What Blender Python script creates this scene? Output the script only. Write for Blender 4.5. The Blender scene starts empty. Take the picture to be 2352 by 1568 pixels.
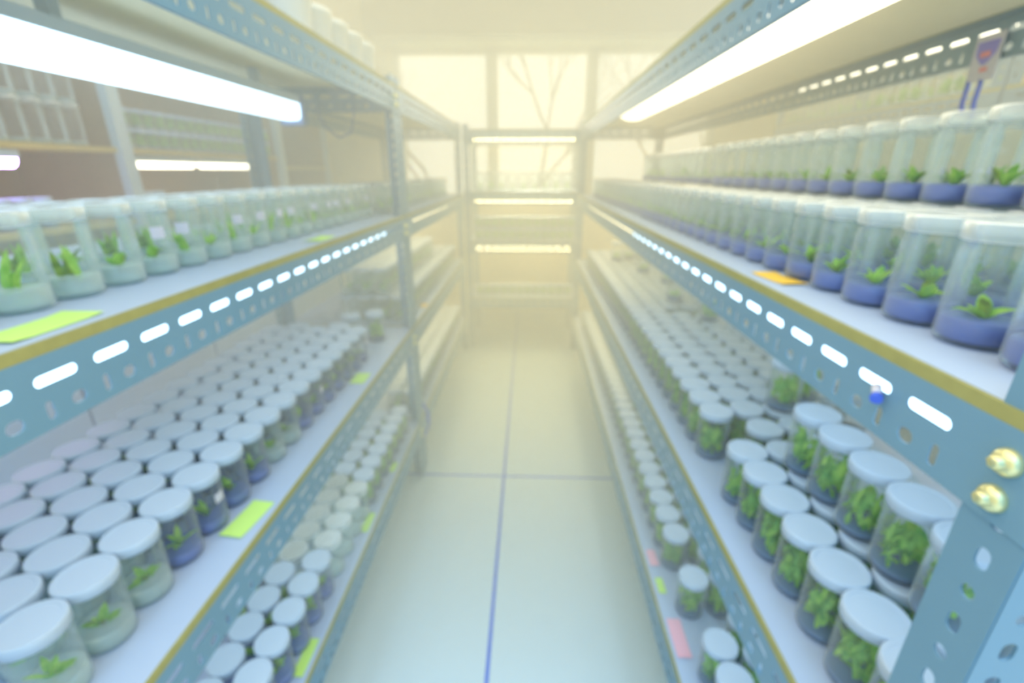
import bpy, bmesh, math, random
from mathutils import Vector, Matrix
S = bpy.context.scene
COL = S.collection
PI = math.pi

# ------------------------------------------------------------------ camera
cam_d = bpy.data.cameras.new('camera')
cam = bpy.data.objects.new('camera', cam_d); COL.objects.link(cam)
S.camera = cam
cam_d.sensor_width = 36.0
cam_d.lens = 1058.0 / 2352.0 * 36.0
pitch, yaw = math.radians(20.2826), math.radians(2.0818)
cam.location = (0, 0, 1.35)
cam.rotation_euler = (PI/2 - pitch, 0, yaw)
cam_d.clip_start = 0.02; cam_d.clip_end = 200
cam_d.dof.use_dof = True            # lens focused almost at its front glass: everything beyond is soft
cam_d.dof.focus_distance = 0.085
cam_d.dof.aperture_fstop = 14.5

# ------------------------------------------------------------------ view + world
S.view_settings.view_transform = 'Standard'
S.view_settings.look = 'None'
S.view_settings.gamma = 1.0
S.view_settings.exposure = 0.34
S.view_settings.use_curve_mapping = False
S.cycles.transparent_max_bounces = 24
S.cycles.max_bounces = 8
S.cycles.volume_bounces = 2

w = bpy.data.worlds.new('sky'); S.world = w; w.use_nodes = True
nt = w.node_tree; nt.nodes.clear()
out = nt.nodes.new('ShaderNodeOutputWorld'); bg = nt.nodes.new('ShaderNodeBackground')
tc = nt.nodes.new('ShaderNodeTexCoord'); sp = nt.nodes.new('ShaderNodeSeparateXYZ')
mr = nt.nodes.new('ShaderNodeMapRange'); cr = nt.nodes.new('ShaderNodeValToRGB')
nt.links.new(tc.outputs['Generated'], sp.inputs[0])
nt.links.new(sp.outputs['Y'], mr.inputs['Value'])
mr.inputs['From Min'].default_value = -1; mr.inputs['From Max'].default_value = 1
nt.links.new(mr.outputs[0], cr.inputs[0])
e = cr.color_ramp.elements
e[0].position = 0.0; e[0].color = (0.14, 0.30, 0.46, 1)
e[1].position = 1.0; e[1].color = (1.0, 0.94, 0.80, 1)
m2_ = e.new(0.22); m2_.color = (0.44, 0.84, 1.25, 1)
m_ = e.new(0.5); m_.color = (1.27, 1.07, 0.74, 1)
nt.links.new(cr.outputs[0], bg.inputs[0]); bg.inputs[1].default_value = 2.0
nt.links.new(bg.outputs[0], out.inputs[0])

# low sun straight beyond the window
sd = bpy.data.lights.new('sun', 'SUN'); sun = bpy.data.objects.new('sun', sd); COL.objects.link(sun)
sd.energy = 3.8; sd.angle = math.radians(12); sd.color = (1.0, 0.93, 0.78)
sun.location = (0.2, 9, 4)
sdir = Vector((0.02, 1, 0.151)).normalized()
sun.rotation_euler = sdir.to_track_quat('Z', 'Y').to_euler()

# ------------------------------------------------------------------ materials
MATS = {}
def mat(name, col, rough=0.5, metal=0.0, noise=0.0, nscale=20, emit=None, estr=0, spec=0.5, trans=0.0, alpha=1.0):
    if name in MATS: return MATS[name]
    m = bpy.data.materials.new(name); m.use_nodes = True
    n = m.node_tree; b = n.nodes['Principled BSDF']
    b.inputs['Base Color'].default_value = (*col, 1)
    b.inputs['Roughness'].default_value = rough; b.inputs['Metallic'].default_value = metal
    b.inputs['Specular IOR Level'].default_value = spec
    b.inputs['Alpha'].default_value = alpha
    if trans: b.inputs['Transmission Weight'].default_value = trans
    if noise:
        t = n.nodes.new('ShaderNodeTexCoord'); x = n.nodes.new('ShaderNodeTexNoise'); x.inputs['Scale'].default_value = nscale
        x.inputs['Detail'].default_value = 4
        h = n.nodes.new('ShaderNodeMix'); h.data_type = 'RGBA'
        h.inputs[6].default_value = (*[c*(1-noise) for c in col], 1)
        h.inputs[7].default_value = (*[min(1, c*(1+noise)) for c in col], 1)
        n.links.new(t.outputs['Object'], x.inputs['Vector']); n.links.new(x.outputs[0], h.inputs[0])
        n.links.new(h.outputs[2], b.inputs['Base Color'])
    if emit:
        b.inputs['Emission Color'].default_value = (*emit, 1); b.inputs['Emission Strength'].default_value = estr
    MATS[name] = m
    return m

def glassy(name, tint, milk, milkcol=(0.9, 0.95, 0.95), rough=0.03, edge=0.35):
    """thin-walled glass / clear plastic: see-through, Fresnel gloss, a little milkiness (more where the wall is seen edge-on)"""
    m = bpy.data.materials.new(name); m.use_nodes = True
    n = m.node_tree; n.nodes.clear()
    o = n.nodes.new('ShaderNodeOutputMaterial')
    t = n.nodes.new('ShaderNodeBsdfTransparent'); t.inputs[0].default_value = (*tint, 1)
    d = n.nodes.new('ShaderNodeBsdfDiffuse'); d.inputs[0].default_value = (*milkcol, 1)
    g = n.nodes.new('ShaderNodeBsdfGlossy'); g.inputs['Roughness'].default_value = rough
    lw = n.nodes.new('ShaderNodeLayerWeight'); lw.inputs[0].default_value = 0.25
    fr = n.nodes.new('ShaderNodeFresnel'); fr.inputs[0].default_value = 1.4
    g.inputs[0].default_value = (.9, .95, 1, 1)
    ma = n.nodes.new('ShaderNodeMath'); ma.operation = 'MULTIPLY_ADD'
    ma.inputs[1].default_value = edge; ma.inputs[2].default_value = milk; ma.use_clamp = True
    n.links.new(lw.outputs['Facing'], ma.inputs[0])
    m1 = n.nodes.new('ShaderNodeMixShader'); m2 = n.nodes.new('ShaderNodeMixShader')
    n.links.new(ma.outputs[0], m1.inputs[0]); n.links.new(t.outputs[0], m1.inputs[1]); n.links.new(d.outputs[0], m1.inputs[2])
    fm = n.nodes.new('ShaderNodeMath'); fm.operation = 'MULTIPLY'; fm.inputs[1].default_value = 0.55
    n.links.new(fr.outputs[0], fm.inputs[0])
    n.links.new(fm.outputs[0], m2.inputs[0]); n.links.new(m1.outputs[0], m2.inputs[1]); n.links.new(g.outputs[0], m2.inputs[2])
    n.links.new(m2.outputs[0], o.inputs[0])
    MATS[name] = m
    return m

def leafy(name, c1, c2):
    m = bpy.data.materials.new(name); m.use_nodes = True
    n = m.node_tree; n.nodes.clear()
    o = n.nodes.new('ShaderNodeOutputMaterial')
    d = n.nodes.new('ShaderNodeBsdfDiffuse'); t = n.nodes.new('ShaderNodeBsdfTranslucent'); mx = n.nodes.new('ShaderNodeMixShader')
    x = n.nodes.new('ShaderNodeTexNoise'); x.inputs['Scale'].default_value = 60
    tcn = n.nodes.new('ShaderNodeTexCoord'); n.links.new(tcn.outputs['Object'], x.inputs['Vector'])
    h = n.nodes.new('ShaderNodeMix'); h.data_type = 'RGBA'; h.inputs[6].default_value = (*c1, 1); h.inputs[7].default_value = (*c2, 1)
    mr = n.nodes.new('ShaderNodeMapRange'); mr.inputs[1].default_value = .35; mr.inputs[2].default_value = .65
    n.links.new(x.outputs[0], mr.inputs[0]); n.links.new(mr.outputs[0], h.inputs[0])
    n.links.new(h.outputs[2], d.inputs[0]); n.links.new(h.outputs[2], t.inputs[0])
    mx.inputs[0].default_value = 0.4
    n.links.new(d.outputs[0], mx.inputs[1]); n.links.new(t.outputs[0], mx.inputs[2]); n.links.new(mx.outputs[0], o.inputs[0])
    MATS[name] = m
    return m

STEEL = mat('painted_steel', (0.165, 0.31, 0.43), 0.38, noise=0.06, nscale=6)
STEEL_PALE = mat('pale_painted_steel', (0.48, 0.56, 0.60), 0.4)
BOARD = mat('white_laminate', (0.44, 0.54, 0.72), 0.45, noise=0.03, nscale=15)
EDGE = mat('plywood_edge', (0.36, 0.34, 0.12), 0.6, noise=0.15, nscale=60)
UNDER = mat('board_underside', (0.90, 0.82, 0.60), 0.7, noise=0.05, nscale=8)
BRASS = mat('brass', (0.80, 0.76, 0.42), 0.34, 0.8)
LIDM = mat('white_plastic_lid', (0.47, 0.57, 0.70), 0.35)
LIDC = glassy('clear_plastic_lid', (0.97, 0.99, 0.985), 0.26, (0.98, 1.0, 1.0), 0.35, 0.3)
GLASS = glassy('jar_glass', (0.96, 0.985, 0.98), 0.045, (0.92, 1.0, 1.0), 0.03, 0.30)
PANE = glassy('window_glass', (0.97, 0.985, 0.98), 0.0, (0.9, 0.9, 0.9), 0.02, 0.02)
GELP = mat('purple_gel', (0.13, 0.19, 0.52), 0.25)
GELC = glassy('clear_gel', (0.86, 0.94, 0.92), 0.38, (0.84, 0.96, 0.96), 0.1, 0.3)
GELD = mat('dark_gel', (0.12, 0.21, 0.42), 0.25)
LEAF1 = leafy('bright_leaf', (0.26, 0.58, 0.08), (0.58, 0.86, 0.18))
LEAF2 = leafy('deep_leaf', (0.16, 0.46, 0.09), (0.46, 0.78, 0.18))
LEAF3 = leafy('olive_leaf', (0.14, 0.24, 0.04), (0.36, 0.52, 0.08))
STICK = mat('label_paper', (0.62, 0.62, 0.72), 0.8)
NOTEG = mat('green_note_paper', (0.58, 0.86, 0.22), 0.85)
NOTEO = mat('orange_note_paper', (0.90, 0.58, 0.08), 0.85)
NOTEP = mat('pink_note_paper', (0.88, 0.50, 0.62), 0.85)
WOOD = mat('brown_wood', (0.34, 0.20, 0.10), 0.55, noise=0.2, nscale=9)
WOODY = mat('ochre_wood', (0.50, 0.36, 0.10), 0.6, noise=0.15, nscale=9)
WALL = mat('cream_wall_paint', (0.90, 0.74, 0.42), 0.8, noise=0.03, nscale=2)
FRAME = mat('window_frame_paint', (0.62, 0.62, 0.52), 0.5)
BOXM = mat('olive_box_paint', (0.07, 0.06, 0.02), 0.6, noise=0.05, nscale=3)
CABM = mat('blue_grey_cabinet', (0.42, 0.54, 0.74), 0.5)
HOUSE = mat('fixture_housing', (0.55, 0.62, 0.70), 0.4)
CLIP = mat('blue_grey_plastic', (0.12, 0.22, 0.44), 0.45)
BLUE = mat('blue_cord', (0.06, 0.14, 0.72), 0.5)
BARK = mat('pale_bark', (0.16, 0.14, 0.10), 0.9, noise=0.2, nscale=6)
GREYB = mat('grey_card', (0.42, 0.42, 0.40), 0.7)
LAWN = mat('pale_lawn', (0.40, 0.48, 0.22), 0.9, noise=0.2, nscale=1)
def lamp(name, col, s): return mat(name, (0.9, 0.9, 0.9), 0.5, emit=col, estr=s)
TUBE_COOL = lamp('cool_tube', (0.62, 0.86, 1.08), 2.5)
TUBE_MID = lamp('neutral_tube', (1.0, 0.93, 0.72), 4.0)
TUBE_WARM = lamp('warm_tube', (1.0, 0.82, 0.42), 21.0)
TUBE_VIOLET = lamp('violet_tube', (0.55, 0.34, 1.0), 16.0)
TUBE_DIM = lamp('dim_warm_tube', (1.0, 0.84, 0.48), 7.5)
TUBE_SOFT = lamp('soft_cream_tube', (1.0, 0.88, 0.62), 2.6)

# floor: off-white vinyl with blue-grey seams
def floor_mat():
    m = mat('speckled_vinyl', (0.66, 0.68, 0.66), 0.42)
    n = m.node_tree; b = n.nodes['Principled BSDF']
    tcn = n.nodes.new('ShaderNodeTexCoord'); sx = n.nodes.new('ShaderNodeSeparateXYZ'); n.links.new(tcn.outputs['Object'], sx.inputs[0])
    ns = n.nodes.new('ShaderNodeTexNoise'); ns.inputs['Scale'].default_value = 220; n.links.new(tcn.outputs['Object'], ns.inputs['Vector'])
    h = n.nodes.new('ShaderNodeMix'); h.data_type = 'RGBA'
    h.inputs[6].default_value = (0.63, 0.76, 0.86, 1); h.inputs[7].default_value = (0.72, 0.84, 0.93, 1)
    n.links.new(ns.outputs[0], h.inputs[0])
    def line(axis, pos, wd):
        a = n.nodes.new('ShaderNodeMath'); a.operation = 'SUBTRACT'; a.inputs[1].default_value = pos; n.links.new(sx.outputs[axis], a.inputs[0])
        c = n.nodes.new('ShaderNodeMath'); c.operation = 'ABSOLUTE'; n.links.new(a.outputs[0], c.inputs[0])
        d = n.nodes.new('ShaderNodeMath'); d.operation = 'LESS_THAN'; d.inputs[1].default_value = wd; n.links.new(c.outputs[0], d.inputs[0])
        return d
    l1 = line('X', -0.104, 0.0058); l2 = line('Y', 1.818, 0.0055); l3 = line('Y', 4.40, 0.0045)
    mx = n.nodes.new('ShaderNodeMath'); mx.operation = 'MAXIMUM'; n.links.new(l1.outputs[0], mx.inputs[0]); n.links.new(l2.outputs[0], mx.inputs[1])
    mx2 = n.nodes.new('ShaderNodeMath'); mx2.operation = 'MAXIMUM'; n.links.new(mx.outputs[0], mx2.inputs[0]); n.links.new(l3.outputs[0], mx2.inputs[1])
    k = n.nodes.new('ShaderNodeMix'); k.data_type = 'RGBA'; n.links.new(mx2.outputs[0], k.inputs[0])
    n.links.new(h.outputs[2], k.inputs[6]); k.inputs[7].default_value = (0.04, 0.15, 0.78, 1)
    n.links.new(k.outputs[2], b.inputs['Base Color'])
    return m
FLOORM = floor_mat()

# ------------------------------------------------------------------ mesh helpers
class MB:
    def __init__(s): s.bm = bmesh.new(); s.mats = []
    def mi(s, m):
        if m not in s.mats: s.mats.append(m)
        return s.mats.index(m)
    def box(s, x0, x1, y0, y1, z0, z1, m, bev=0.0):
        vs = [s.bm.verts.new(p) for p in [(x0,y0,z0),(x1,y0,z0),(x1,y1,z0),(x0,y1,z0),(x0,y0,z1),(x1,y0,z1),(x1,y1,z1),(x0,y1,z1)]]
        i = s.mi(m); fs = []
        for q in [(3,2,1,0),(4,5,6,7),(0,1,5,4),(1,2,6,5),(2,3,7,6),(3,0,4,7)]:
            f = s.bm.faces.new([vs[k] for k in q]); f.material_index = i; fs.append(f)
        if bev:
            ed = list({e for f in fs for e in f.edges})
            r = bmesh.ops.bevel(s.bm, geom=ed, offset=bev, segments=2, affect='EDGES', profile=0.5)
            for f in r['faces']: f.material_index = i
        return s
    def lathe(s, prof, m, seg=24, M=None, cap0=False, cap1=False):
        i = s.mi(m); rings = []
        for r, z in prof:
            if r < 1e-6:
                p = Vector((0,0,z)); p = M @ p if M else p
                rings.append([s.bm.verts.new(p)])
            else:
                ring = []
                for k in range(seg):
                    a = 2*PI*k/seg; p = Vector((r*math.cos(a), r*math.sin(a), z)); p = M @ p if M else p
                    ring.append(s.bm.verts.new(p))
                rings.append(ring)
        for a, b in zip(rings, rings[1:]):
            for k in range(seg):
                if len(a) == 1 and len(b) == 1: continue
                if len(a) == 1: vs = (a[0], b[(k+1)%seg], b[k])
                elif len(b) == 1: vs = (a[k], a[(k+1)%seg], b[0])
                else: vs = (a[k], a[(k+1)%seg], b[(k+1)%seg], b[k])
                f = s.bm.faces.new(vs); f.material_index = i; f.smooth = True
        return s
    def tube(s, pts, r, m, seg=8):
        i = s.mi(m); rings = []
        if not isinstance(r, (list, tuple)): r = [r]*len(pts)
        pts = [Vector(p) for p in pts]
        for k, p in enumerate(pts):
            d = (pts[min(k+1, len(pts)-1)] - pts[max(k-1, 0)]).normalized()
            u = d.orthogonal().normalized() if k == 0 else (u - d*u.dot(d)).normalized()
            v = d.cross(u)
            rings.append([s.bm.verts.new(p + (u*math.cos(2*PI*j/seg) + v*math.sin(2*PI*j/seg))*r[k]) for j in range(seg)])
        for a, b in zip(rings, rings[1:]):
            for j in range(seg):
                f = s.bm.faces.new((a[j], a[(j+1)%seg], b[(j+1)%seg], b[j])); f.material_index = i; f.smooth = True
        for ring in (rings[0][::-1], rings[-1]):
            f = s.bm.faces.new(ring); f.material_index = i
        return s
    def leaf(s, base, az, length, width, lean, curl, m):
        i = s.mi(m); n = 4; dirh = Vector((math.cos(az), math.sin(az), 0)); side = Vector((-math.sin(az), math.cos(az), 0))
        p = Vector(base); ang = lean; prev = None
        for k in range(n+1):
            t = k/n; wd = width*math.sin(PI*(0.12+0.83*t))*0.5
            if k == n: wd = width*0.04
            a, c, b = p - side*wd, p + Vector((0,0,-wd*0.35)), p + side*wd
            cur = [s.bm.verts.new(q) for q in (a, c, b)]
            if prev:
                for q in (0, 1):
                    f = s.bm.faces.new((prev[q], prev[q+1], cur[q+1], cur[q])); f.material_index = i; f.smooth = True
            prev = cur
            p = p + (dirh*math.sin(ang) + Vector((0,0,1))*math.cos(ang))*(length/n); ang += curl/n
        return s
    def add_mesh(s, me, M, m):
        i = s.mi(m); t = bmesh.new(); t.from_mesh(me); t.transform(M)
        mp = {}
        for v in t.verts: mp[v] = s.bm.verts.new(v.co)
        for f in t.faces:
            try:
                g = s.bm.faces.new([mp[v] for v in f.verts]); g.material_index = i
            except ValueError: pass
        t.free(); return s
    def mesh(s, name):
        bmesh.ops.recalc_face_normals(s.bm, faces=s.bm.faces) if getattr(s, 'recalc', False) else None
        me = bpy.data.meshes.new(name); s.bm.to_mesh(me); s.bm.free()
        for m in s.mats: me.materials.append(m)
        return me
    def obj(s, name, parent=None, loc=None):
        o = bpy.data.objects.new(name, s.mesh(name)); COL.objects.link(o)
        if parent: o.parent = parent
        if loc: o.location = loc
        return o

def empty(name, loc=(0,0,0), rz=0):
    o = bpy.data.objects.new(name, None); COL.objects.link(o); o.location = loc; o.rotation_euler = (0,0,rz)
    o.empty_display_size = 0.02
    return o
def tag(o, label, cat, group=None, kind=None):
    o['label'] = label; o['category'] = cat
    if group: o['group'] = group
    if kind: o['kind'] = kind
    return o
def struct(o, label=None):
    o['kind'] = 'structure'
    if label: o['label'] = label
    return o
def link(me, name, parent, loc=None, rz=0):
    o = bpy.data.objects.new(name, me); COL.objects.link(o); o.parent = parent
    if loc: o.location = loc
    o.rotation_euler = (0,0,rz)
    return o

# flat sheet with holes: outline + list of hole outlines, lying in XY, thickness along Z
def sheet(w0, w1, h0, h1, holes, th):
    cu = bpy.data.curves.new('sheet', 'CURVE'); cu.dimensions = '2D'; cu.fill_mode = 'BOTH'; cu.extrude = th/2
    def poly(pts):
        sp = cu.splines.new('POLY'); sp.points.add(len(pts)-1)
        for q, (x, y) in zip(sp.points, pts): q.co = (x, y, 0, 1)
        sp.use_cyclic_u = True
    poly([(w0,h0),(w1,h0),(w1,h1),(w0,h1)])
    for cx, cy, lx, ly in holes:
        r = min(lx, ly)/2; pts = []
        n = 6
        if lx >= ly:
            for c, a0 in ((cx+lx/2-r, -PI/2), (cx-lx/2+r, PI/2)):
                for k in range(n+1): a = a0 + PI*k/n; pts.append((c + r*math.cos(a), cy + r*math.sin(a)))
        else:
            for c, a0 in ((cy+ly/2-r, 0), (cy-ly/2+r, PI)):
                for k in range(n+1): a = a0 + PI*k/n; pts.append((cx + r*math.cos(a), c + r*math.sin(a)))
        if abs(lx-ly) < 1e-6: pts = [(cx+r*math.cos(2*PI*k/12), cy+r*math.sin(2*PI*k/12)) for k in range(12)]
        poly(pts)
    ob = bpy.data.objects.new('tmp', cu)
    COL.objects.link(ob); dg = bpy.context.evaluated_depsgraph_get(); dg.update()
    me = bpy.data.meshes.new_from_object(ob.evaluated_get(dg))
    bpy.data.objects.remove(ob); bpy.data.curves.remove(cu)
    return me

# a slotted beam of length L along local +X, web in the XZ plane at y=0, flange towards +Y; top of web at z=0, bottom z=-.075
BEAMS = {}
def beam_mesh(L, off):
    key = (round(L,3), round(off,3))
    if key in BEAMS: return BEAMS[key]
    holes = []
    k = 0
    while off + 0.0665*k < L - 0.05:
        c = off + 0.0665*k
        if c > 0.075: holes.append((c, -0.025, 0.047, 0.0112))
        if c - 0.017 > 0.055: holes.append((c - 0.017, -0.0560, 0.0085, 0.020))
        if 0.055 < c + 0.0145 < L - 0.055: holes.append((c + 0.0145, -0.0560, 0.0175, 0.0135))
        k += 1
    me = sheet(0, L, -0.075, 0, holes, 0.002)
    b = MB(); b.add_mesh(me, Matrix.Rotation(PI/2, 4, 'X'), STEEL)
    b.box(0, L, 0.0011, 0.026, -0.0032, -0.0008, STEEL)
    b.box(0, L, 0.0011, 0.008, -0.0745, -0.0730, STEEL)
    BEAMS[key] = b.mesh('beam'); return BEAMS[key]
POSTS = {}
def post_mesh(H, long=0.052, short=0.042):
    """L angle: flange A in XZ plane (y=0, x 0..long), flange B in YZ plane (x=0, y 0..short)"""
    key = (H, long, short)
    if key in POSTS: return POSTS[key]
    def holes(wd):
        r = []; z = 0.04; k = 0
        while z < H - 0.03:
            r.append((wd*0.45, z, 0.0115, 0.019) if k % 2 else (wd*0.45, z, 0.0125, 0.0125)); z += 0.0333; k += 1
        return r
    b = MB()
    b.add_mesh(sheet(0, long, 0, H, holes(long), 0.0024), Matrix.Rotation(PI/2, 4, 'X'), STEEL)
    me = sheet(0, short, 0, H, holes(short), 0.0024)
    b.add_mesh(me, Matrix.Rotation(PI/2, 4, 'Z') @ Matrix.Rotation(PI/2, 4, 'X'), STEEL)
    POSTS[key] = b.mesh('post'); return POSTS[key]

bolt_b = MB()
bolt_b.lathe([(0.0105,0),(0.0105,0.003),(0.0085,0.006),(0.004,0.0082),(0,0.0088)], BRASS, 18)
bolt_b.lathe([(0.0055,0),(0.0055,0.0115),(0.0035,0.013),(0,0.0132)], BRASS, 6)
BOLT = bolt_b.mesh('bolt')

def rack(label, x0, x1, y0, y1, tops, H, front='x0', beam_off=0.12, group=None, under=True):
    """free-standing slotted-angle rack with boards; coordinates relative to an empty at its footprint centre"""
    cx, cy = (x0+x1)/2, (y0+y1)/2
    r = empty('storage_rack', (cx, cy, 0)); tag(r, label, 'shelf rack', group)
    a0, a1, b0, b1 = x0-cx, x1-cx, y0-cy, y1-cy
    pm = post_mesh(H)
    # flange A (long) runs along the y side (faces the aisle), flange B along x
    def post(px, py, sx, sy):
        o = link(pm, 'post', r, (px, py, 0))
        # local X -> world y*sy ; local Y -> world x*sx
        o.matrix_local = Matrix(((0, sx, 0, px), (sy, 0, 0, py), (0, 0, 1, 0), (0, 0, 0, 1)))
    post(a0, b0, 1, 1); post(a0, b1, 1, -1); post(a1, b0, -1, 1); post(a1, b1, -1, -1)
    L = y1-y0; W = x1-x0
    for t in tops:
        zt = t - 0.013
        bm_ = beam_mesh(L-0.004, beam_off)
        for sx, px in ((1, a0-0.0026), (-1, a1+0.0026)):
            o = link(bm_, 'beam', r)
            o.matrix_local = Matrix(((0, sx, 0, px), (1, 0, 0, b0+0.002), (0, 0, 1, zt), (0, 0, 0, 1)))
        em = beam_mesh(W-0.012, 0.09)
        for sy, py in ((1, b0+0.0030), (-1, b1-0.0030)):
            o = link(em, 'end_beam', r)
            o.matrix_local = Matrix(((1, 0, 0, a0+0.006), (0, sy, 0, py), (0, 0, 1, zt), (0, 0, 0, 1)))
        b = MB(); b.box(a0-0.003, a1+0.003, b0+0.0035, b1-0.0035, zt, zt+0.0125, EDGE)
        o = b.obj('shelf_board', r)
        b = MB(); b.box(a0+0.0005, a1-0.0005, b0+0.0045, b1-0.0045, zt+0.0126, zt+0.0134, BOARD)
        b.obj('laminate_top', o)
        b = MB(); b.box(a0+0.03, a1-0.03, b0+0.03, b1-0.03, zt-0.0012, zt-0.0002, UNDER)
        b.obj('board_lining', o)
    return r, (cx, cy)

def bolts(r, pts):
    for p, axis in pts:
        o = link(BOLT, 'bolt', r)
        M = Vector(axis).to_track_quat('Z', 'Y').to_matrix().to_4x4(); M.translation = Vector(p)
        o.matrix_local = M

# ------------------------------------------------------------------ room shell
XW0, XW1, YB, YF, ZC = -2.42, 2.40, 4.60, -3.2, 2.75
b = MB(); b.box(XW0-0.1, XW1+0.1, YF, YB+0.2, -0.06, 0, FLOORM); struct(b.obj('floor'))
b = MB(); b.box(XW0-0.1, XW0, YF, YB+0.1, 0, ZC, WALL); struct(b.obj('wall_left'))
b = MB(); b.box(XW1, XW1+0.1, YF, YB+0.1, 0, ZC, WALL); struct(b.obj('wall_right'))
WX0, WX1, WZ0, WZ1 = -1.23, 1.66, 1.10, 2.36
b = MB()
b.box(XW0, WX0, YB, YB+0.1, 0, ZC, WALL); b.box(WX1, XW1, YB, YB+0.1, 0, ZC, WALL)
b.box(WX0, WX1, YB, YB+0.1, 0, WZ0, WALL); b.box(WX0, WX1, YB, YB+0.1, WZ1, ZC, WALL)
struct(b.obj('wall_back'))
wr = empty('window_1', ((WX0+WX1)/2, YB+0.04, WZ0)); struct(wr)
ox = (WX0+WX1)/2
b = MB()
for xx in (WX0+0.03, -0.345, 0.538, WX1-0.03):
    b.box(xx-ox-0.05 if abs(xx) < 1 else xx-ox-0.03, xx-ox+0.05 if abs(xx) < 1 else xx-ox+0.03, -0.03, 0.05, 0.0, WZ1-WZ0, FRAME)
b.box(WX0-ox, WX1-ox, -0.03, 0.05, 0, 0.05, FRAME); b.box(WX0-ox, WX1-ox, -0.03, 0.05, WZ1-WZ0-0.05, WZ1-WZ0, FRAME)
b.obj('window_frame', wr)
b = MB()
for xa, xb in ((WX0+0.06, -0.395), (-0.295, 0.488), (0.588, WX1-0.06)):
    b.box(xa-ox, xb-ox, 0.012, 0.018, 0.05, WZ1-WZ0-0.05, PANE)
b.obj('window_pane', wr)
b = MB(); b.box(WX0-0.03-ox, WX1+0.03-ox, -0.09, -0.04, -0.03, 0.0, FRAME); b.obj('window_sill', wr)
b = MB(); b.box(XW0-0.1, XW1+0.1, 2.6, YB+0.1, ZC, ZC+0.08, WALL); struct(b.obj('shade_ceiling'))  # unseen ceiling strip over the far end only, added to shade box and window
# shutter box above the window
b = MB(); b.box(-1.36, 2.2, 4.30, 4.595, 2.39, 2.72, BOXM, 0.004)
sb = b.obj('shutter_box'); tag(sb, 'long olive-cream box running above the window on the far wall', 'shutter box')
b = MB(); b.box(-1.30, 2.15, 4.36, 4.56, 2.345, 2.39, FRAME); b.obj('guide_rail', sb)
# conduit on far wall left of window
b = MB(); b.tube([(-1.62, 4.585, 1.5), (-1.62, 4.585, 2.72)], 0.022, WALL, 10)
tag(b.obj('wall_pipe'), 'thin cream pipe running up the far wall left of the window', 'pipe')

# ------------------------------------------------------------------ outside
b = MB(); b.box(-12, 12, 4.9, 26, -0.5, -0.4, LAWN); tag(b.obj('lawn'), 'pale lawn outside beyond the window', 'lawn', kind='structure')
def tree(x, y, h, seed, label):
    rnd = random.Random(seed); m = MB()
    def br(p, d, L, r, dep):
        pts = [Vector(p)]; rr = [r]; dd = Vector(d)
        for k in range(4):
            dd = (dd + Vector((rnd.uniform(-.22,.22), rnd.uniform(-.22,.22), rnd.uniform(-.05,.12)))).normalized()
            pts.append(pts[-1] + dd*L/4); rr.append(r*(1-0.14*(k+1)))
        m.tube(pts, rr, BARK, 6)
        if dep > 0:
            for k in range(3 if dep > 1 else 2):
                q = pts[rnd.choice((2,3,4)) if dep < 4 else rnd.choice((2,3,4))]
                a = rnd.uniform(0, 2*PI); s_ = rnd.uniform(.5, .95)
                nd = (dd + Vector((math.cos(a)*s_, math.sin(a)*s_*.6, rnd.uniform(-.15,.3)))).normalized()
                br(q, nd, L*rnd.uniform(.62,.8), r*.55, dep-1)
    br((0,0,0), (0,0,1), h*0.36, h*0.011, 5)
    o = m.obj('tree', None, (x, y, -0.4)); tag(o, label, 'tree', 'bare trees outside the window')
tree(-1.3, 7.4, 5.2, 3, 'bare pale tree outside the left pane of the window')
tree(0.35, 13.0, 7.5, 8, 'bare pale tree outside the middle pane of the window')
tree(2.4, 8.3, 5.4, 5, 'bare pale tree outside the right pane of the window')
tree(-5.2, 12.8, 7.0, 11, 'thin bare tree furthest left outside the window')

# ------------------------------------------------------------------ racks
XL, XR, D = -0.485, 0.35, 0.55
TOPS = (0.285, 0.735, 1.192, 1.640)
r1, c1 = rack('blue-grey slotted steel rack at near left, its post standing beside the aisle', XL-D, XL, -0.25, 1.832, TOPS, 1.665, beam_off=0.1295)
bolts(r1, [((XL-c1[0]+0.0037, 1.812-c1[1], z), (1,0,0)) for t in TOPS for z in (t-0.04, t-0.068)])
r2, c2 = rack('slotted steel rack at far left, behind the near left rack', XL-D, XL, 1.842, 3.47, TOPS, 1.665, beam_off=0.13)
r3, c3 = rack('long blue-grey slotted steel rack along the right of the aisle', XR, XR+D, 0.262, 3.47, TOPS, 1.665, beam_off=0.101)
bolts(r3, [((XR-c3[0]-0.0037, 0.2925-c3[1], z), (-1,0,0)) for t in TOPS for z in (t-0.038, t-0.069)])
FT = (0.416, 0.854, 1.211, 1.627)
r4, c4 = rack('slotted steel rack closing the far end of the aisle under the window', -0.475, 0.385, 3.52, 4.02, FT, 1.66, beam_off=0.12)
# the closing rack's front is its y side: front beams are the end beams
r5, c5 = rack('slotted steel rack beyond the right rack, seen over its jars', 1.72, 2.27, 1.96, 3.62, TOPS + (1.93,), 1.95, beam_off=0.12)
r6, c6 = rack('dark slotted steel rack at the right edge, beyond the paper tag', 1.72, 2.27, 0.30, 1.95, TOPS, 1.95, beam_off=0.12)

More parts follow.
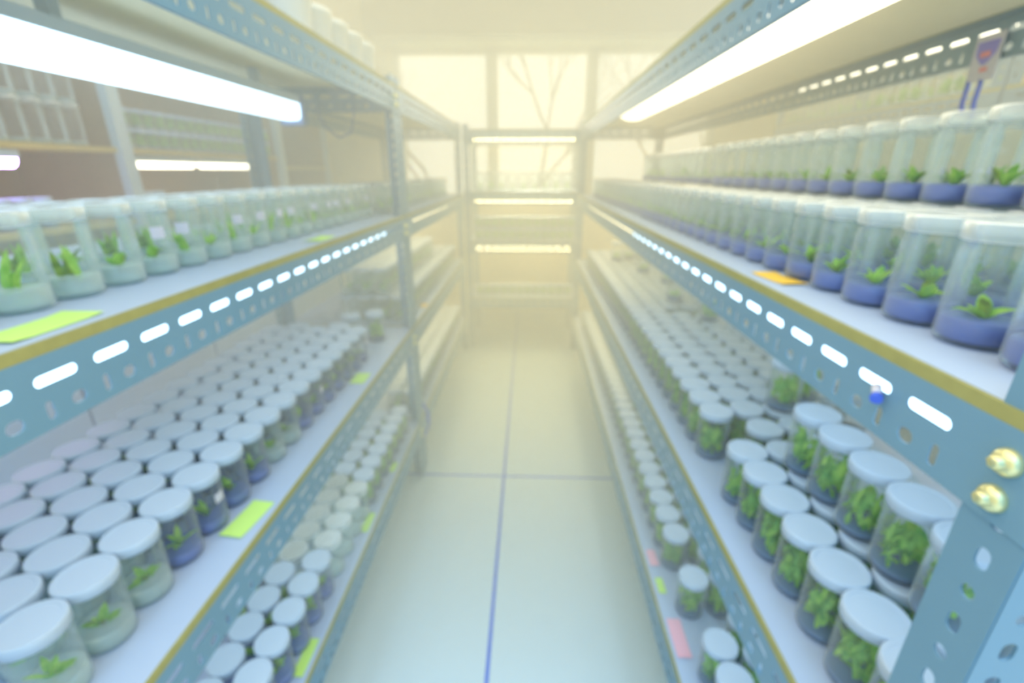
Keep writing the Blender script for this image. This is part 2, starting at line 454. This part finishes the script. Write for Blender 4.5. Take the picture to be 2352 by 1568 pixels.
# ------------------------------------------------------------------ light fixtures
def fixture(label, cx, cy, z_top, length, width, tube_m, axis='y', group='light fixtures under the shelves', boxy=False, clips=True):
    """batten hung under a board; z_top = underside of the board"""
    r = empty('light_fixture', (cx, cy, z_top), 0 if axis == 'y' else PI/2); tag(r, label, 'light', group)
    h = length/2; ww = width/2
    b = MB(); b.box(-ww, ww, -h, h, -0.030 if not boxy else -0.024, 0, HOUSE, 0.002); b.obj('housing', r)
    m = MB(); i = m.mi(tube_m); seg = 10; prof = []
    for k in range(seg+1):
        a = PI + PI*k/seg; q = 0.35 if boxy else 1.0
        ca, sa = math.cos(a), math.sin(a)
        prof.append((ww*0.96*math.copysign(abs(ca)**q, ca), -0.024 - (0.050 if boxy == 1 else 0.034)*abs(sa)**q if boxy else -0.030 + 0.034*sa))
    ra = [m.bm.verts.new((x, -h+0.012, z)) for x, z in prof]; rb = [m.bm.verts.new((x, h-0.012, z)) for x, z in prof]
    for k in range(seg):
        f = m.bm.faces.new((ra[k], ra[k+1], rb[k+1], rb[k])); f.smooth = True
    m.bm.faces.new(ra[::-1]); m.bm.faces.new(rb)
    m.obj('diffuser', r)
    if clips:
        for s_ in (-1, 1):
            b = MB(); dz = -0.088 if boxy == 1 else -0.062 if boxy else -0.068
            b.box(-ww*1.15, ww*1.15, s_*h-0.014, s_*h+0.014, dz, 0.0, CLIP, 0.003)
            if boxy == 1: b.box(-0.030, 0.030, s_*(h+0.034)-0.014, s_*(h+0.034)+0.014, -0.075, -0.010, CLIP, 0.003); b.box(-0.01, 0.01, s_*(h+0.017)-0.008, s_*(h+0.017)+0.008, -0.05, -0.02, CLIP, 0.002); b.obj('end_clip', r)
    return r
U = 0.0165
f = hf = fixture('wide bright light hung under the top shelf of the near left rack', -0.785, 0.86, 1.580, 1.60, 0.07, TUBE_COOL, boxy=True)
for yy in (-0.6, 0.0, 0.6):
    b = MB(); b.box(-0.012, 0.012, yy-0.01, yy+0.01, 0.0, 0.0435, HOUSE); b.obj('hanger', hf)
fixture('light strip under the middle shelf of the near left rack, glowing through the beam slots', -0.575, 0.86, TOPS[2]-U, 1.84, 0.07, TUBE_COOL, boxy=2)
fixture('light strip under the lower shelf of the near left rack', -0.575, 0.86, TOPS[1]-U, 1.84, 0.07, TUBE_COOL, boxy=2)
fixture('light strip under the middle shelf of the far left rack', -0.60, 2.66, TOPS[2]-U, 1.45, 0.07, TUBE_DIM)
fixture('light strip under the lower shelf of the far left rack', -0.60, 2.66, TOPS[1]-U, 1.45, 0.07, TUBE_DIM)
fixture('long bright light under the top shelf of the right rack', 0.455, 1.30, TOPS[3]-U, 2.0, 0.13, TUBE_SOFT)
fixture('nearer light strip under the middle shelf of the right rack', 0.425, 1.04, TOPS[2]-U, 1.50, 0.07, TUBE_COOL, boxy=2)
fixture('farther light strip under the middle shelf of the right rack', 0.435, 2.62, TOPS[2]-U, 1.46, 0.07, TUBE_DIM)
fixture('nearer light strip under the lower shelf of the right rack', 0.425, 1.04, TOPS[1]-U, 1.50, 0.07, TUBE_COOL, boxy=2)
fixture('farther light strip under the lower shelf of the right rack', 0.435, 2.62, TOPS[1]-U, 1.46, 0.07, TUBE_DIM)
fixture('long light strip over the tall jars on the rack beyond the right rack', 1.79, 2.79, 1.93-U, 1.50, 0.09, TUBE_MID)
fixture('light strip under the top shelf of the rack below the window', -0.045, 3.60, FT[3]-U-0.001, 0.74, 0.07, TUBE_WARM, 'x')
fixture('light strip under the second shelf of the rack below the window', -0.045, 3.60, FT[2]-U-0.001, 0.74, 0.07, TUBE_WARM, 'x')
fixture('light strip under the third shelf of the rack below the window', -0.045, 3.60, FT[1]-U-0.001, 0.74, 0.07, TUBE_WARM, 'x')

# ------------------------------------------------------------------ jars
JH = 0.115
def body_prof(h=JH, r=0.0335):
    t = h-0.016
    return [(0.012,0.0025),(r-0.006,0.0),(r-0.001,0.004),(r,0.010),(r,t-0.016),(r-0.0015,t-0.008),(r-0.004,t-0.002),(r-0.004,h-0.006)]
def jar_meshes(h=JH, r=0.0335, gel=0.024, gelm=GELP, lidm=LIDM, seg=24):
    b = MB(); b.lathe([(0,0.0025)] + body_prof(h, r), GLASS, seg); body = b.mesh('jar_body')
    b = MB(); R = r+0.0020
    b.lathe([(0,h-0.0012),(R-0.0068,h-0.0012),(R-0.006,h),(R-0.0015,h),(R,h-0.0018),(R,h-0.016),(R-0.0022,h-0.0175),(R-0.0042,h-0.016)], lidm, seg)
    for f in b.bm.faces: f.normal_update(); f.smooth = abs(f.normal.z) < 0.9
    lid = b.mesh('lid')
    b = MB(); b.lathe([(0,0.0035),(r-0.008,0.0035),(r-0.0022,0.007),(r-0.0022,gel-0.001),(r-0.004,gel),(0,gel-0.0005)], gelm, seg); g = b.mesh('gel')
    return body, lid, g
def plant(kind, seed):
    rnd = random.Random(seed); b = MB()
    if kind == 'sprout':
        n = rnd.randint(7, 10); c = (rnd.uniform(-.006,.006), rnd.uniform(-.006,.006))
        for k in range(n):
            b.leaf((c[0], c[1], 0.024), rnd.uniform(0,2*PI), rnd.uniform(.018,.034), rnd.uniform(.009,.014), rnd.uniform(.10,.9), rnd.uniform(.4,1.5), rnd.choice((LEAF1,LEAF3,LEAF1)))
        b.tube([(c[0],c[1],.016),(c[0]+.001,c[1],.034)], .0016, LEAF3, 6)
    elif kind == 'tall':
        for k in range(rnd.randint(6, 9)):
            b.leaf((rnd.uniform(-.010,.010), rnd.uniform(-.010,.010), 0.020), rnd.uniform(0,2*PI), rnd.uniform(.030,.058), rnd.uniform(.008,.014), rnd.uniform(.05,.35), rnd.uniform(.1,.9), rnd.choice((LEAF1,LEAF1,LEAF3)))
    else:
        for k in range(78):
            a = rnd.uniform(0,2*PI); q = 0.027*math.sqrt(rnd.random())
            az = a if rnd.random() < .3 else rnd.uniform(0,2*PI)
            L = rnd.uniform(.018,.038) if q < .016 else rnd.uniform(.014,.030)
            if q > .016: az = a + PI + rnd.uniform(-1.2,1.2)
            b.leaf((q*math.cos(a), q*math.sin(a), rnd.uniform(.012,.056)), az, L, rnd.uniform(.006,.012), rnd.uniform(.1,.7), rnd.uniform(-.2,1.0), rnd.choice((LEAF1,LEAF2,LEAF2,LEAF1)))
    return b.mesh('plantlet')
PL = {k: [plant(k, 10*i+len(k)) for i in range(6)] for k in ('sprout', 'tall', 'dense')}
b = MB()   # sticker on the side wall, centred on +X
i = b.mi(STICK); va = []; vb = []
for k in range(6):
    a = -0.30 + 0.60*k/5; va.append(b.bm.verts.new((0.0338*math.cos(a), 0.0338*math.sin(a), 0.058))); vb.append(b.bm.verts.new((0.0338*math.cos(a), 0.0338*math.sin(a), 0.076)))
for k in range(5): b.bm.faces.new((va[k], va[k+1], vb[k+1], vb[k]))
STICKER = b.mesh('sticker')
PL['lean'] = PL['sprout'][:3] + PL['tall'][:2]
KIND = {
 'purple': (jar_meshes(gelm=GELP), 'sprout'),
 'purple_clearlid': (jar_meshes(gelm=GELP, lidm=LIDC, gel=0.026), 'sprout'),
 'clear': (jar_meshes(gelm=GELC, gel=0.030), 'lean'),
 'clear_clearlid': (jar_meshes(gelm=GELC, lidm=LIDC, gel=0.028), 'lean'),
 'dense': (jar_meshes(gelm=GELD, gel=0.013), 'dense'),
 'bare': (jar_meshes(gelm=GELC, gel=0.016, lidm=LIDC), None),
}
WHAT = {'purple': 'violet-gel jar', 'purple_clearlid': 'clear-lidded violet-gel jar', 'clear': 'clear-gel jar',
        'clear_clearlid': 'clear-lidded leafy jar', 'dense': 'leafy green jar', 'bare': 'plantless clear jar'}
rj = random.Random(77)
NJ = 0
def jar(x, y, z, kind, label, group, sticker=None, name='culture_jar', plantk=None, tilt=0):
    global NJ; NJ += 1
    (bo, li, ge), pk = KIND[kind]; pk = plantk or pk
    r = empty(name, (x, y, z)); tag(r, label, 'jar', group)
    body = link(bo, 'glass_body', r); link(li, 'lid', r); link(ge, 'gel', r)
    if pk: link(rj.choice(PL[pk]), 'plantlet', r, rz=rj.uniform(0, 6.28))
    if sticker is not None: link(STICKER, 'sticker', body, rz=sticker)
    return r
ORD = ['first','second','third','fourth','fifth','sixth','seventh','eighth','ninth','tenth','eleventh','twelfth','thirteenth','fourteenth','fifteenth',
       'sixteenth','seventeenth','eighteenth','nineteenth','twentieth','twenty-first','twenty-second','twenty-third','twenty-fourth','twenty-fifth','twenty-sixth']
J = lambda s=0.0005: rj.uniform(-s, s)
def row(x, ys, z, kinds, where, group, stick=0.0, face=0.0):
    for k, y in enumerate(ys):
        kd = kinds(k, y) if callable(kinds) else kinds
        st = face + rj.uniform(-.5,.5) if rj.random() < stick else None
        jar(x+J(), y+J(.001), z, kd, f'{WHAT[kd]}, {ORD[k]} from near end, {where}', group, st)
def ys(y0, n, d=0.0722): return [y0 + d*k for k in range(n)]
zL1, zL2, zL3, zL4 = [t+0.0006 for t in TOPS]
# left, middle shelf (clear lids, clear gel): three rows deep
row(-0.612, ys(0.442, 19), zL3, 'clear_clearlid', 'left middle shelf front', 'jars on the left middle shelf', .5, -0.5)
row(-0.696, ys(0.46, 18), zL3, 'clear_clearlid', 'left middle shelf behind', 'jars on the left middle shelf')
# left, lower shelf: field of white lids
def kL2(k, y):
    if y < 0.56: return 'clear'
    if 0.86 < y < 1.02: return 'clear'
    return 'purple'
colnames = ['aisle column', 'second column', 'third column', 'fourth column', 'fifth column', 'sixth column']
for c in range(5):
    n = 16
    y0 = 0.372 + (0.036 if c % 2 else 0)
    row(-0.583-0.0715*c, ys(y0, n), zL2, kL2 if c < 2 else 'purple', 'left lower shelf ' + colnames[c], 'white-lidded jars on the left lower shelf', .4 if c == 0 else 0, 0.0)
jar(-0.584, 1.66, zL2, 'dense', 'green jar standing alone at the far end of the left lower shelf', None)
jar(-0.66, 1.62, zL2, 'purple', 'violet-gel jar beside the lone green jar on the left lower shelf', None)
# left, bottom shelf
def kL1(k, y):
    if y < 0.93: return 'purple'
    if y < 1.27: return 'bare'
    return 'dense'
row(-0.545, ys(0.545, 17, 0.0735), zL1, kL1, 'left bottom shelf front', 'jars on the left bottom shelf')
row(-0.620, ys(0.575, 16, 0.0735), zL1, kL1, 'left bottom shelf middle', 'jars on the left bottom shelf')
row(-0.695, ys(0.80, 12, 0.0735), zL1, kL1, 'left bottom shelf back', 'jars on the left bottom shelf')
# right, middle shelf: violet gel, clear lids, second layer set back
row(0.437, ys(0.368, 20), zL3, 'purple_clearlid', 'right middle shelf front', 'jars on the right middle shelf')
row(0.511, ys(0.38, 16), zL3, 'purple_clearlid', 'right middle shelf second row', 'jars on the right middle shelf')
row(0.585, ys(0.41, 16), zL3, 'purple_clearlid', 'right middle shelf third row', 'jars on the right middle shelf')
row(0.580, ys(0.47, 15), zL3+JH, 'purple_clearlid', 'stacked on right middle shelf', 'upper layer of jars on the right middle shelf')
row(0.653, ys(0.50, 14), zL3+JH, 'purple_clearlid', 'rear stacked row, right middle shelf', 'upper layer of jars on the right middle shelf')
row(0.660, ys(0.43, 15), zL3, 'purple_clearlid', 'right middle shelf fourth row', 'jars on the right middle shelf')
# right, lower shelf
row(0.425, [0.355,0.424,0.494,0.564,0.634,0.704,0.774] + ys(0.93, 12), zL2, 'dense', 'right lower shelf front', 'jars on the right lower shelf')
row(0.498, [0.40,0.475,0.548,0.62,0.692,0.772,0.86] + ys(0.945, 12), zL2, 'dense', 'right lower shelf second row', 'jars on the right lower shelf')
row(0.572, ys(0.44, 18), zL2, 'dense', 'right lower shelf third row', 'jars on the right lower shelf')
row(0.646, ys(0.48, 17), zL2, 'dense', 'right lower shelf fourth row', 'jars on the right lower shelf')
row(0.497, [0.418,0.492,0.566,0.640,0.714], zL2+JH, 'dense', 'stacked on right lower shelf', 'upper layer of jars on the right lower shelf')
jar(0.572, 0.945, zL2+JH, 'dense', 'leafy jar stacked on lids in the middle of the right lower shelf', None)
jar(0.640, 0.99, zL2+JH, 'dense', 'leafy jar stacked behind another near the right beam label', None)
jar(0.646, 1.60, zL2+JH, 'dense', 'small stacked green jar standing above far lids of right lower shelf', None)
# right, bottom shelf
row(0.423, [0.645,0.72,0.895,1.045]+ys(1.125, 10, 0.0745), zL1, 'dense', 'right bottom shelf front', 'jars on the right bottom shelf')
row(0.500, [0.70,0.78,0.90,0.98]+ys(1.06, 10, 0.0745), zL1, 'dense', 'right bottom shelf second row', 'jars on the right bottom shelf')

# distant rows past the individual ones: one object
def far_jars():
    b = MB(); rnd = random.Random(5)
    def one(x, y, z, gm, lm, pk, h=JH):
        M = Matrix.Translation((x, y, z)); r = 0.0335
        b.lathe([(r-.004,0),(r,.006),(r,h-.02),(r-.003,h-.014)], GLASS, 12, M)
        b.lathe([(0,h-.002),(r-.003,h-.002),(r+.0015,h-.001),(r+.0015,h-.016)], lm, 12, M)
        b.lathe([(0,.003),(r-.0025,.004),(r-.0025,.022),(0,.022)], gm, 12, M)
        for k in range(pk):
            a = rnd.uniform(0,2*PI); q = rnd.uniform(0,.018)
            b.leaf((x+q*math.cos(a), y+q*math.sin(a), z+.02), rnd.uniform(0,6.28), rnd.uniform(.02,.045), .012, rnd.uniform(.1,.7), .6, rnd.choice((LEAF1,LEAF2)))
    # far left rack
    for c in range(2):
        for k in range(20):
            if rnd.random() < .85: one(-0.60-.074*c, 1.92+.0735*k, zL3, GELC, LIDC, 4)
    for c in range(4):
        for k in range(20):
            one(-0.56-.074*c, 1.92+.0735*k, zL2, GELC, LIDM, 7 if c < 2 else 0)
            if k < 14 and c > 0: one(-0.56-.074*c, 1.94+.0735*k, zL2+JH, GELC, LIDM, 5)
            if c < 2: one(-0.545-.074*c, 1.92+.0735*k, zL1, GELD, LIDM, 8)
    # right rack, far half
    for k in range(19):
        for c in range(2): one(0.447+.074*c, 1.865+.0735*k, zL3, GELP, LIDC, 4 if c == 0 else 0)
        if k < 12: one(0.585, 1.61+.0735*k, zL3+JH, GELP, LIDC, 3)
        for c in range(5): one(0.425+.074*c, 1.81+.0735*k, zL2, GELD, LIDM, 8 if c < 2 else 2)
        for c in range(2): one(0.423+.077*c, 1.875+.0735*k, zL1, GELD, LIDM, 8)
    for x, y in ((.60,1.86),(.66,2.18),(.60,2.42),(.52,2.75),(.60,2.8),(.67,2.85)): one(x, y, zL2+JH, GELD, LIDM, 12)
    for k in range(8): 
        for c in range(2): one(0.72+.074*c, 1.02+.074*k, zL2, GELD, LIDM, 0)
    o = b.obj('culture_jars')
    tag(o, 'hazy rows of lidded culture jars on the far halves of both racks', 'jars', kind='stuff')
far_jars()

# ---- small jars on the rack closing the aisle
def small_jar_meshes(h, r, gm, lm):
    b = MB(); b.lathe([(0,0.002),(r-.004,0),(r,.005),(r,h-.018),(r-.003,h-.012),(r-.003,h-.006)], GLASS, 18); bo = b.mesh('glass_body')
    b = MB(); b.lathe([(0,h-.002),(r-.006,h-.002),(r-.004,h),(r+.001,h-.001),(r+.0015,h-.015),(r-.002,h-.016)], lm, 18); li = b.mesh('lid')
    b = MB(); b.lathe([(0,.003),(r-.0025,.004),(r-.0025,.018),(0,.018)], gm, 18); ge = b.mesh('gel')
    return (bo, li, ge)
KIND['small'] = (small_jar_meshes(0.088, 0.031, GELC, LIDM), 'dense'); WHAT['small'] = 'small white-lidded jar of green shoots'
KIND['tub'] = (small_jar_meshes(0.135, 0.038, GELC, LIDC), 'tall'); WHAT['tub'] = 'tall clear jar with sparse leaves'
KIND['bottle'] = (small_jar_meshes(0.160, 0.0375, GELC, LIDC), None)
side = ['far left'] + [ORD[k] + ' from the left' for k in range(1, 14)]
for k in range(12):
    x = -0.385 + 0.0635*k
    jar(x, 3.60, FT[1]+.0006, 'small', f'small green jar, {ORD[k]} from left, lower layer under the bright far shelf', 'green jars on the far rack', name='small_jar')
    jar(x, 3.60, FT[1]+.0886+.0006, 'small', f'small green jar, {ORD[k]} from left, upper layer on the far rack', 'green jars on the far rack', name='small_jar')
    jar(x, 3.62, FT[0]+.0006, 'small', f'small jar, {ORD[k]} from left, lowest shelf of the far rack', 'jars on the lowest far shelf', name='small_jar')
for k in range(9):
    jar(-0.37 + 0.081*k, 3.62, FT[2]+.0006, 'tub', f'tall clear jar, {ORD[k]} from left, before the window on the far rack', 'tall jars before the window', name='tall_jar')

# ------------------------------------------------------------------ wooden shelving beyond the left rack
XF = -1.85
ws = empty('wooden_shelving', (XF-0.27, 2.9, 0)); tag(ws, 'long brown wooden shelving with grey posts beyond the left racks', 'shelving')
def wbox(name, x0, x1, y0, y1, z0, z1, m, parent=ws, c=(XF-0.27, 2.9)):
    b = MB(); b.box(x0-c[0], x1-c[0], y0-c[1], y1-c[1], z0, z1, m); return b.obj(name, parent)
wbox('back_panel', XF-0.54, XF-0.525, 0.9, 4.45, 0.92, 2.05, WOOD)
for yy in (0.9, 2.20, 3.62, 4.43): wbox('divider', XF-0.523, XF-0.022, yy, yy+0.02, 0.92, 2.05, WOOD)
for yy in (2.19, 3.60): wbox('front_post', XF-0.02, XF+0.02, yy-0.02, yy+0.045, 0.92, 2.05, STEEL_PALE)
wbox('end_post', XF-0.02, XF+0.02, 4.42, 4.46, 0.92, 2.05, STEEL_PALE)
for y0_, y1_, zz in ((0.922, 2.198, 1.45), (2.222, 3.618, 1.45), (3.642, 4.428, 1.385), (0.922, 2.198, 1.14), (2.222, 3.618, 1.14), (0.922, 2.198, 2.03), (2.222, 3.618, 2.03), (3.642, 4.428, 2.03)):
    o = wbox('shelf', XF-0.523, XF-0.002, y0_, y1_, zz-0.022, zz, WOODY)
for k, (y0_, y1_) in enumerate(((0.0, 0.84), (0.845, 1.66), (1.665, 2.48), (2.485, 3.46), (3.465, 4.45))):
    cb = empty('base_cabinet', (XF-0.26, (y0_+y1_)/2, 0)); tag(cb, f'pale blue-grey base cabinet, {ORD[k]} from the near end, behind the left rack', 'cabinet', 'base cabinets under the wooden shelving')
    c = (XF-0.26, (y0_+y1_)/2)
    wbox('body', XF-0.52, XF-0.02, y0_+.002, y1_-.002, 0, 0.915, CABM, cb, c)
    wbox('door', XF-0.018, XF, y0_+.004, y1_-.004, 0.06, 0.90, CABM, cb, c)
fx = fixture('violet light tube under the wooden shelf at far left', XF-0.045, 1.36, 1.425, 0.78, 0.06, TUBE_VIOLET, group='lights under the wooden shelving')
fixture('nearer white light tube under the wooden shelf left of the post', XF-0.07, 2.52, 1.425, 0.44, 0.06, TUBE_MID, group='lights under the wooden shelving')
fixture('farther white light tube under the wooden shelf left of the post', XF-0.07, 3.05, 1.425, 0.50, 0.06, TUBE_MID, group='lights under the wooden shelving')
for k in range(9):
    for l in range(2):
        jar(XF-0.055, 1.40+0.080*k, 1.4505+0.1605*l, 'bottle', f'tall clear bottle, {ORD[k]} from left, {"upper" if l else "lower"} layer on the wooden shelf', 'clear bottles on the wooden shelf', name='clear_bottle')
for k in range(17):
    for l in range(2):
        jar(XF-0.05, 2.30+0.0765*k, 1.4505+0.0885*l, 'small', f'small green jar, {ORD[k]} from left, {"upper" if l else "lower"} layer, wooden shelf', 'green jars on the wooden shelf', name='small_jar')
for k in range(9):
    jar(XF-0.06, 1.20+0.0765*k, 1.1405, 'purple', f'violet-gel jar, {ORD[k]} from left under the violet tube', 'jars under the violet tube')
for k in range(2):
    jar(XF-0.06, 2.33+0.08*k, 1.1405, 'dense', f'{"left" if k == 0 else "right"} one of two jars beside the grey shelving post', 'two jars beside the shelving post')

# ------------------------------------------------------------------ jars on the rack beyond, right
for k in range(20):
    jar(1.775, 2.05+0.079*k, TOPS[3]+.0006, 'tub', f'tall clear jar, {ORD[k]} from the near end on the rack beyond the right rack', 'jars on the rack beyond', name='tall_jar', plantk='dense' if k in (2,3,5,6,8) else None)
for k in range(5):
    jar(1.775, 1.55+0.079*k, TOPS[3]+.0006, 'tub', f'tall clear jar, {ORD[k]} on the rack shelf at the right edge', 'jars at the right edge', name='tall_jar')

# ------------------------------------------------------------------ things on the left top shelf
b = MB(); b.box(-.17,.17,-.14,.14,0,.20, GREYB, .004); b.box(-.175,.175,-.145,.145,.165,.205, GREYB, .003)
tag(b.obj('storage_box', None, (-0.82, 1.19, TOPS[3]+.0006)), 'grey lidded box on top of the near left rack', 'box')
TUBW = mat('white_tub_plastic', (0.80, 0.78, 0.68), 0.5)
for k in range(5):
    b = MB(); b.lathe([(0,0),(.045,0),(.05,.01),(.055,.075),(.058,.078),(.058,.090),(.05,.094),(0,.094)], TUBW, 24)
    tag(b.obj('plastic_tub', None, (-0.565, 1.24+.115*k, TOPS[3]+.0006)), f'cream plastic tub on top of the near left rack, {ORD[k]} from the near end', 'tub', 'cream tubs on the near left rack')

# ------------------------------------------------------------------ paper notes, tag, cords
def note(x, y, z, wx, wy, rz, m, label, curl=0.004):
    b = MB(); i = b.mi(m); g = []
    for a in range(6):
        ln = []
        for c in range(2):
            u = a/5-.5; ln.append(b.bm.verts.new((wx*(c-.5), wy*u, 0.0006 + curl*max(0, abs(u)-.3)**2*10)))
        g.append(ln)
    for a in range(5): b.bm.faces.new((g[a][0], g[a][1], g[a+1][1], g[a+1][0]))
    o = b.obj('paper_note', None, (x, y, z)); o.rotation_euler = (0,0,rz)
    md = o.modifiers.new('thick', 'SOLIDIFY'); md.thickness = 0.0004; md.offset = 1
    tag(o, label, 'note', 'paper notes on the shelves')
note(-0.525, 0.452, zL3, 0.050, 0.105, 0.02, NOTEG, 'yellow-green note at the near end of the left middle shelf')
note(-0.515, 1.135, zL3, 0.040, 0.09, 0, NOTEG, 'small yellow-green note at the far end of the left middle shelf')
note(-0.523, 0.680, zL2, 0.045, 0.095, -0.12, NOTEG, 'yellow-green note at the near end of the left lower shelf')
note(-0.527, 1.305, zL2, 0.045, 0.075, 0, NOTEG, 'yellow-green note at the far end of the left lower shelf')
note(-0.508, 0.735, zL1, 0.026, 0.09, 0, NOTEG, 'bright green note at the near end of the left bottom shelf')
note(-0.508, 1.175, zL1, 0.024, 0.085, 0, NOTEG, 'green note midway along the left bottom shelf')
note(-0.508, 1.47, zL1, 0.022, 0.06, 0, NOTEG, 'small green note at the far end of the left bottom shelf')
note(0.390, 0.722, zL3, 0.040, 0.085, 0.1, NOTEO, 'orange note before violet-gel jars on the right middle shelf')
note(0.376, 0.815, zL1, 0.034, 0.10, 0.0, NOTEP, 'pink note at the near end of the right bottom shelf')
note(0.374, 1.062, zL1, 0.026, 0.06, 0.0, NOTEP, 'smaller pink note farther along the right bottom shelf')
note(0.372, 0.965, zL1, 0.020, 0.05, 0.0, NOTEG, 'green note between two pink notes on the right bottom shelf')
note(-0.508, 2.15, zL2, 0.030, 0.07, 0.0, NOTEO, 'orange note on the far left rack beside the post')

# tag with a shield hung on the back beam of the right rack
tg = empty('hanging_tag', (0.892, 1.075, 1.60)); tag(tg, 'pale paper tag with a violet and red shield hanging on the right rack', 'tag')
b = MB(); b.box(-.001, .001, -.03, .03, -.082, 0, STICK); b.obj('paper', tg)
SH = mat('violet_print', (0.22, 0.20, 0.72), 0.6); RD = mat('red_print', (0.80, 0.25, 0.30), 0.6)
b = MB(); i = b.mi(SH)
pts = [(-.024,-.012),(.024,-.012),(.022,-.034),(.008,-.050),(0,-.054),(-.008,-.050),(-.022,-.034)]
va = [b.bm.verts.new((-.0016, y, z)) for y, z in pts]; vb = [b.bm.verts.new((-.0011, y, z)) for y, z in pts]
b.bm.faces.new(va); b.bm.faces.new(vb[::-1])
for k in range(7): b.bm.faces.new((va[k], vb[k], vb[(k+1)%7], va[(k+1)%7]))
b.obj('shield', tg)
b = MB(); b.box(-.0020, -.0017, -.010, .012, -.040, -.030, RD); b.box(-.0020, -.0012, -.012, .004, -.066, -.058, RD); b.obj('print', tg)
for k, (ya, yb) in enumerate(((1.098, 1.092), (1.070, 1.066))):
    b = MB(); b.tube([(.893, ya, 1.52), (.890, ya-.002, 1.48), (.893, yb, 1.455), (.892, yb+.003, 1.43)], 0.004, BLUE, 8)
    tag(b.obj('blue_strap', None), f'{"left" if k == 0 else "right"} blue strap hanging below the shield tag', 'strap', 'blue straps below the tag')
# blue string on the left post
b = MB(); b.tube([(-.470,1.838,.365),(-.462,1.84,.350),(-.449,1.842,.315),(-.446,1.841,.275),(-.452,1.838,.245),(-.467,1.832,.215),(-.474,1.828,.195)], 0.0042, BLUE, 8)
b.tube([(-.470,1.838,.36),(-.455,1.836,.335),(-.458,1.836,.300),(-.447,1.838,.262)], 0.003, BLUE, 8)
tag(b.obj('blue_string'), 'blue string tied round the foot of the left aisle post', 'string')
# cable loop under the top shelf, near left rack end
b = MB(); b.tube([(-.76,1.80,1.545),(-.745,1.815,1.50),(-.70,1.82,1.465),(-.655,1.82,1.48),(-.64,1.82,1.53),(-.63,1.81,1.565)], 0.0028, CLIP, 6)
tag(b.obj('cable'), 'thin cable looping from the end of the wide left light', 'cable')
# small blue switch and bulb stub through the right beam slot
b = MB(); b.tube([(.346,.425,1.150),(.338,.412,1.146)], .0045, STICK, 8); b.tube([(.338,.412,1.146),(.335,.408,1.1445)], .0055, BLUE, 8)
tag(b.obj('pen'), 'small white and blue pen end poking through the right beam slot', 'pen')

# ------------------------------------------------------------------ haze: scatter volume added for the warm, washed-out glow of the far aisle
HC = (1.0, 0.93, 0.75, 1)
m = bpy.data.materials.new('glow_haze'); m.use_nodes = True; n = m.node_tree; n.nodes.clear()
o_ = n.nodes.new('ShaderNodeOutputMaterial'); v = n.nodes.new('ShaderNodeVolumeScatter')
v.inputs['Color'].default_value = HC; v.inputs['Density'].default_value = 0.53; v.inputs['Anisotropy'].default_value = 0.2
va = n.nodes.new('ShaderNodeVolumeAbsorption'); va.inputs['Color'].default_value = HC; va.inputs['Density'].default_value = 0.53
ad = n.nodes.new('ShaderNodeAddShader'); n.links.new(v.outputs[0], ad.inputs[0]); n.links.new(va.outputs[0], ad.inputs[1])
n.links.new(ad.outputs[0], o_.inputs['Volume'])
b = MB(); b.box(-1.30, 1.50, 0.72, YB-0.01, 0.001, 2.38, m)
hz = b.obj('haze'); tag(hz, 'added warm pale haze making the glow in the far half of the room', 'haze', kind='stuff')
print('JARS', NJ)
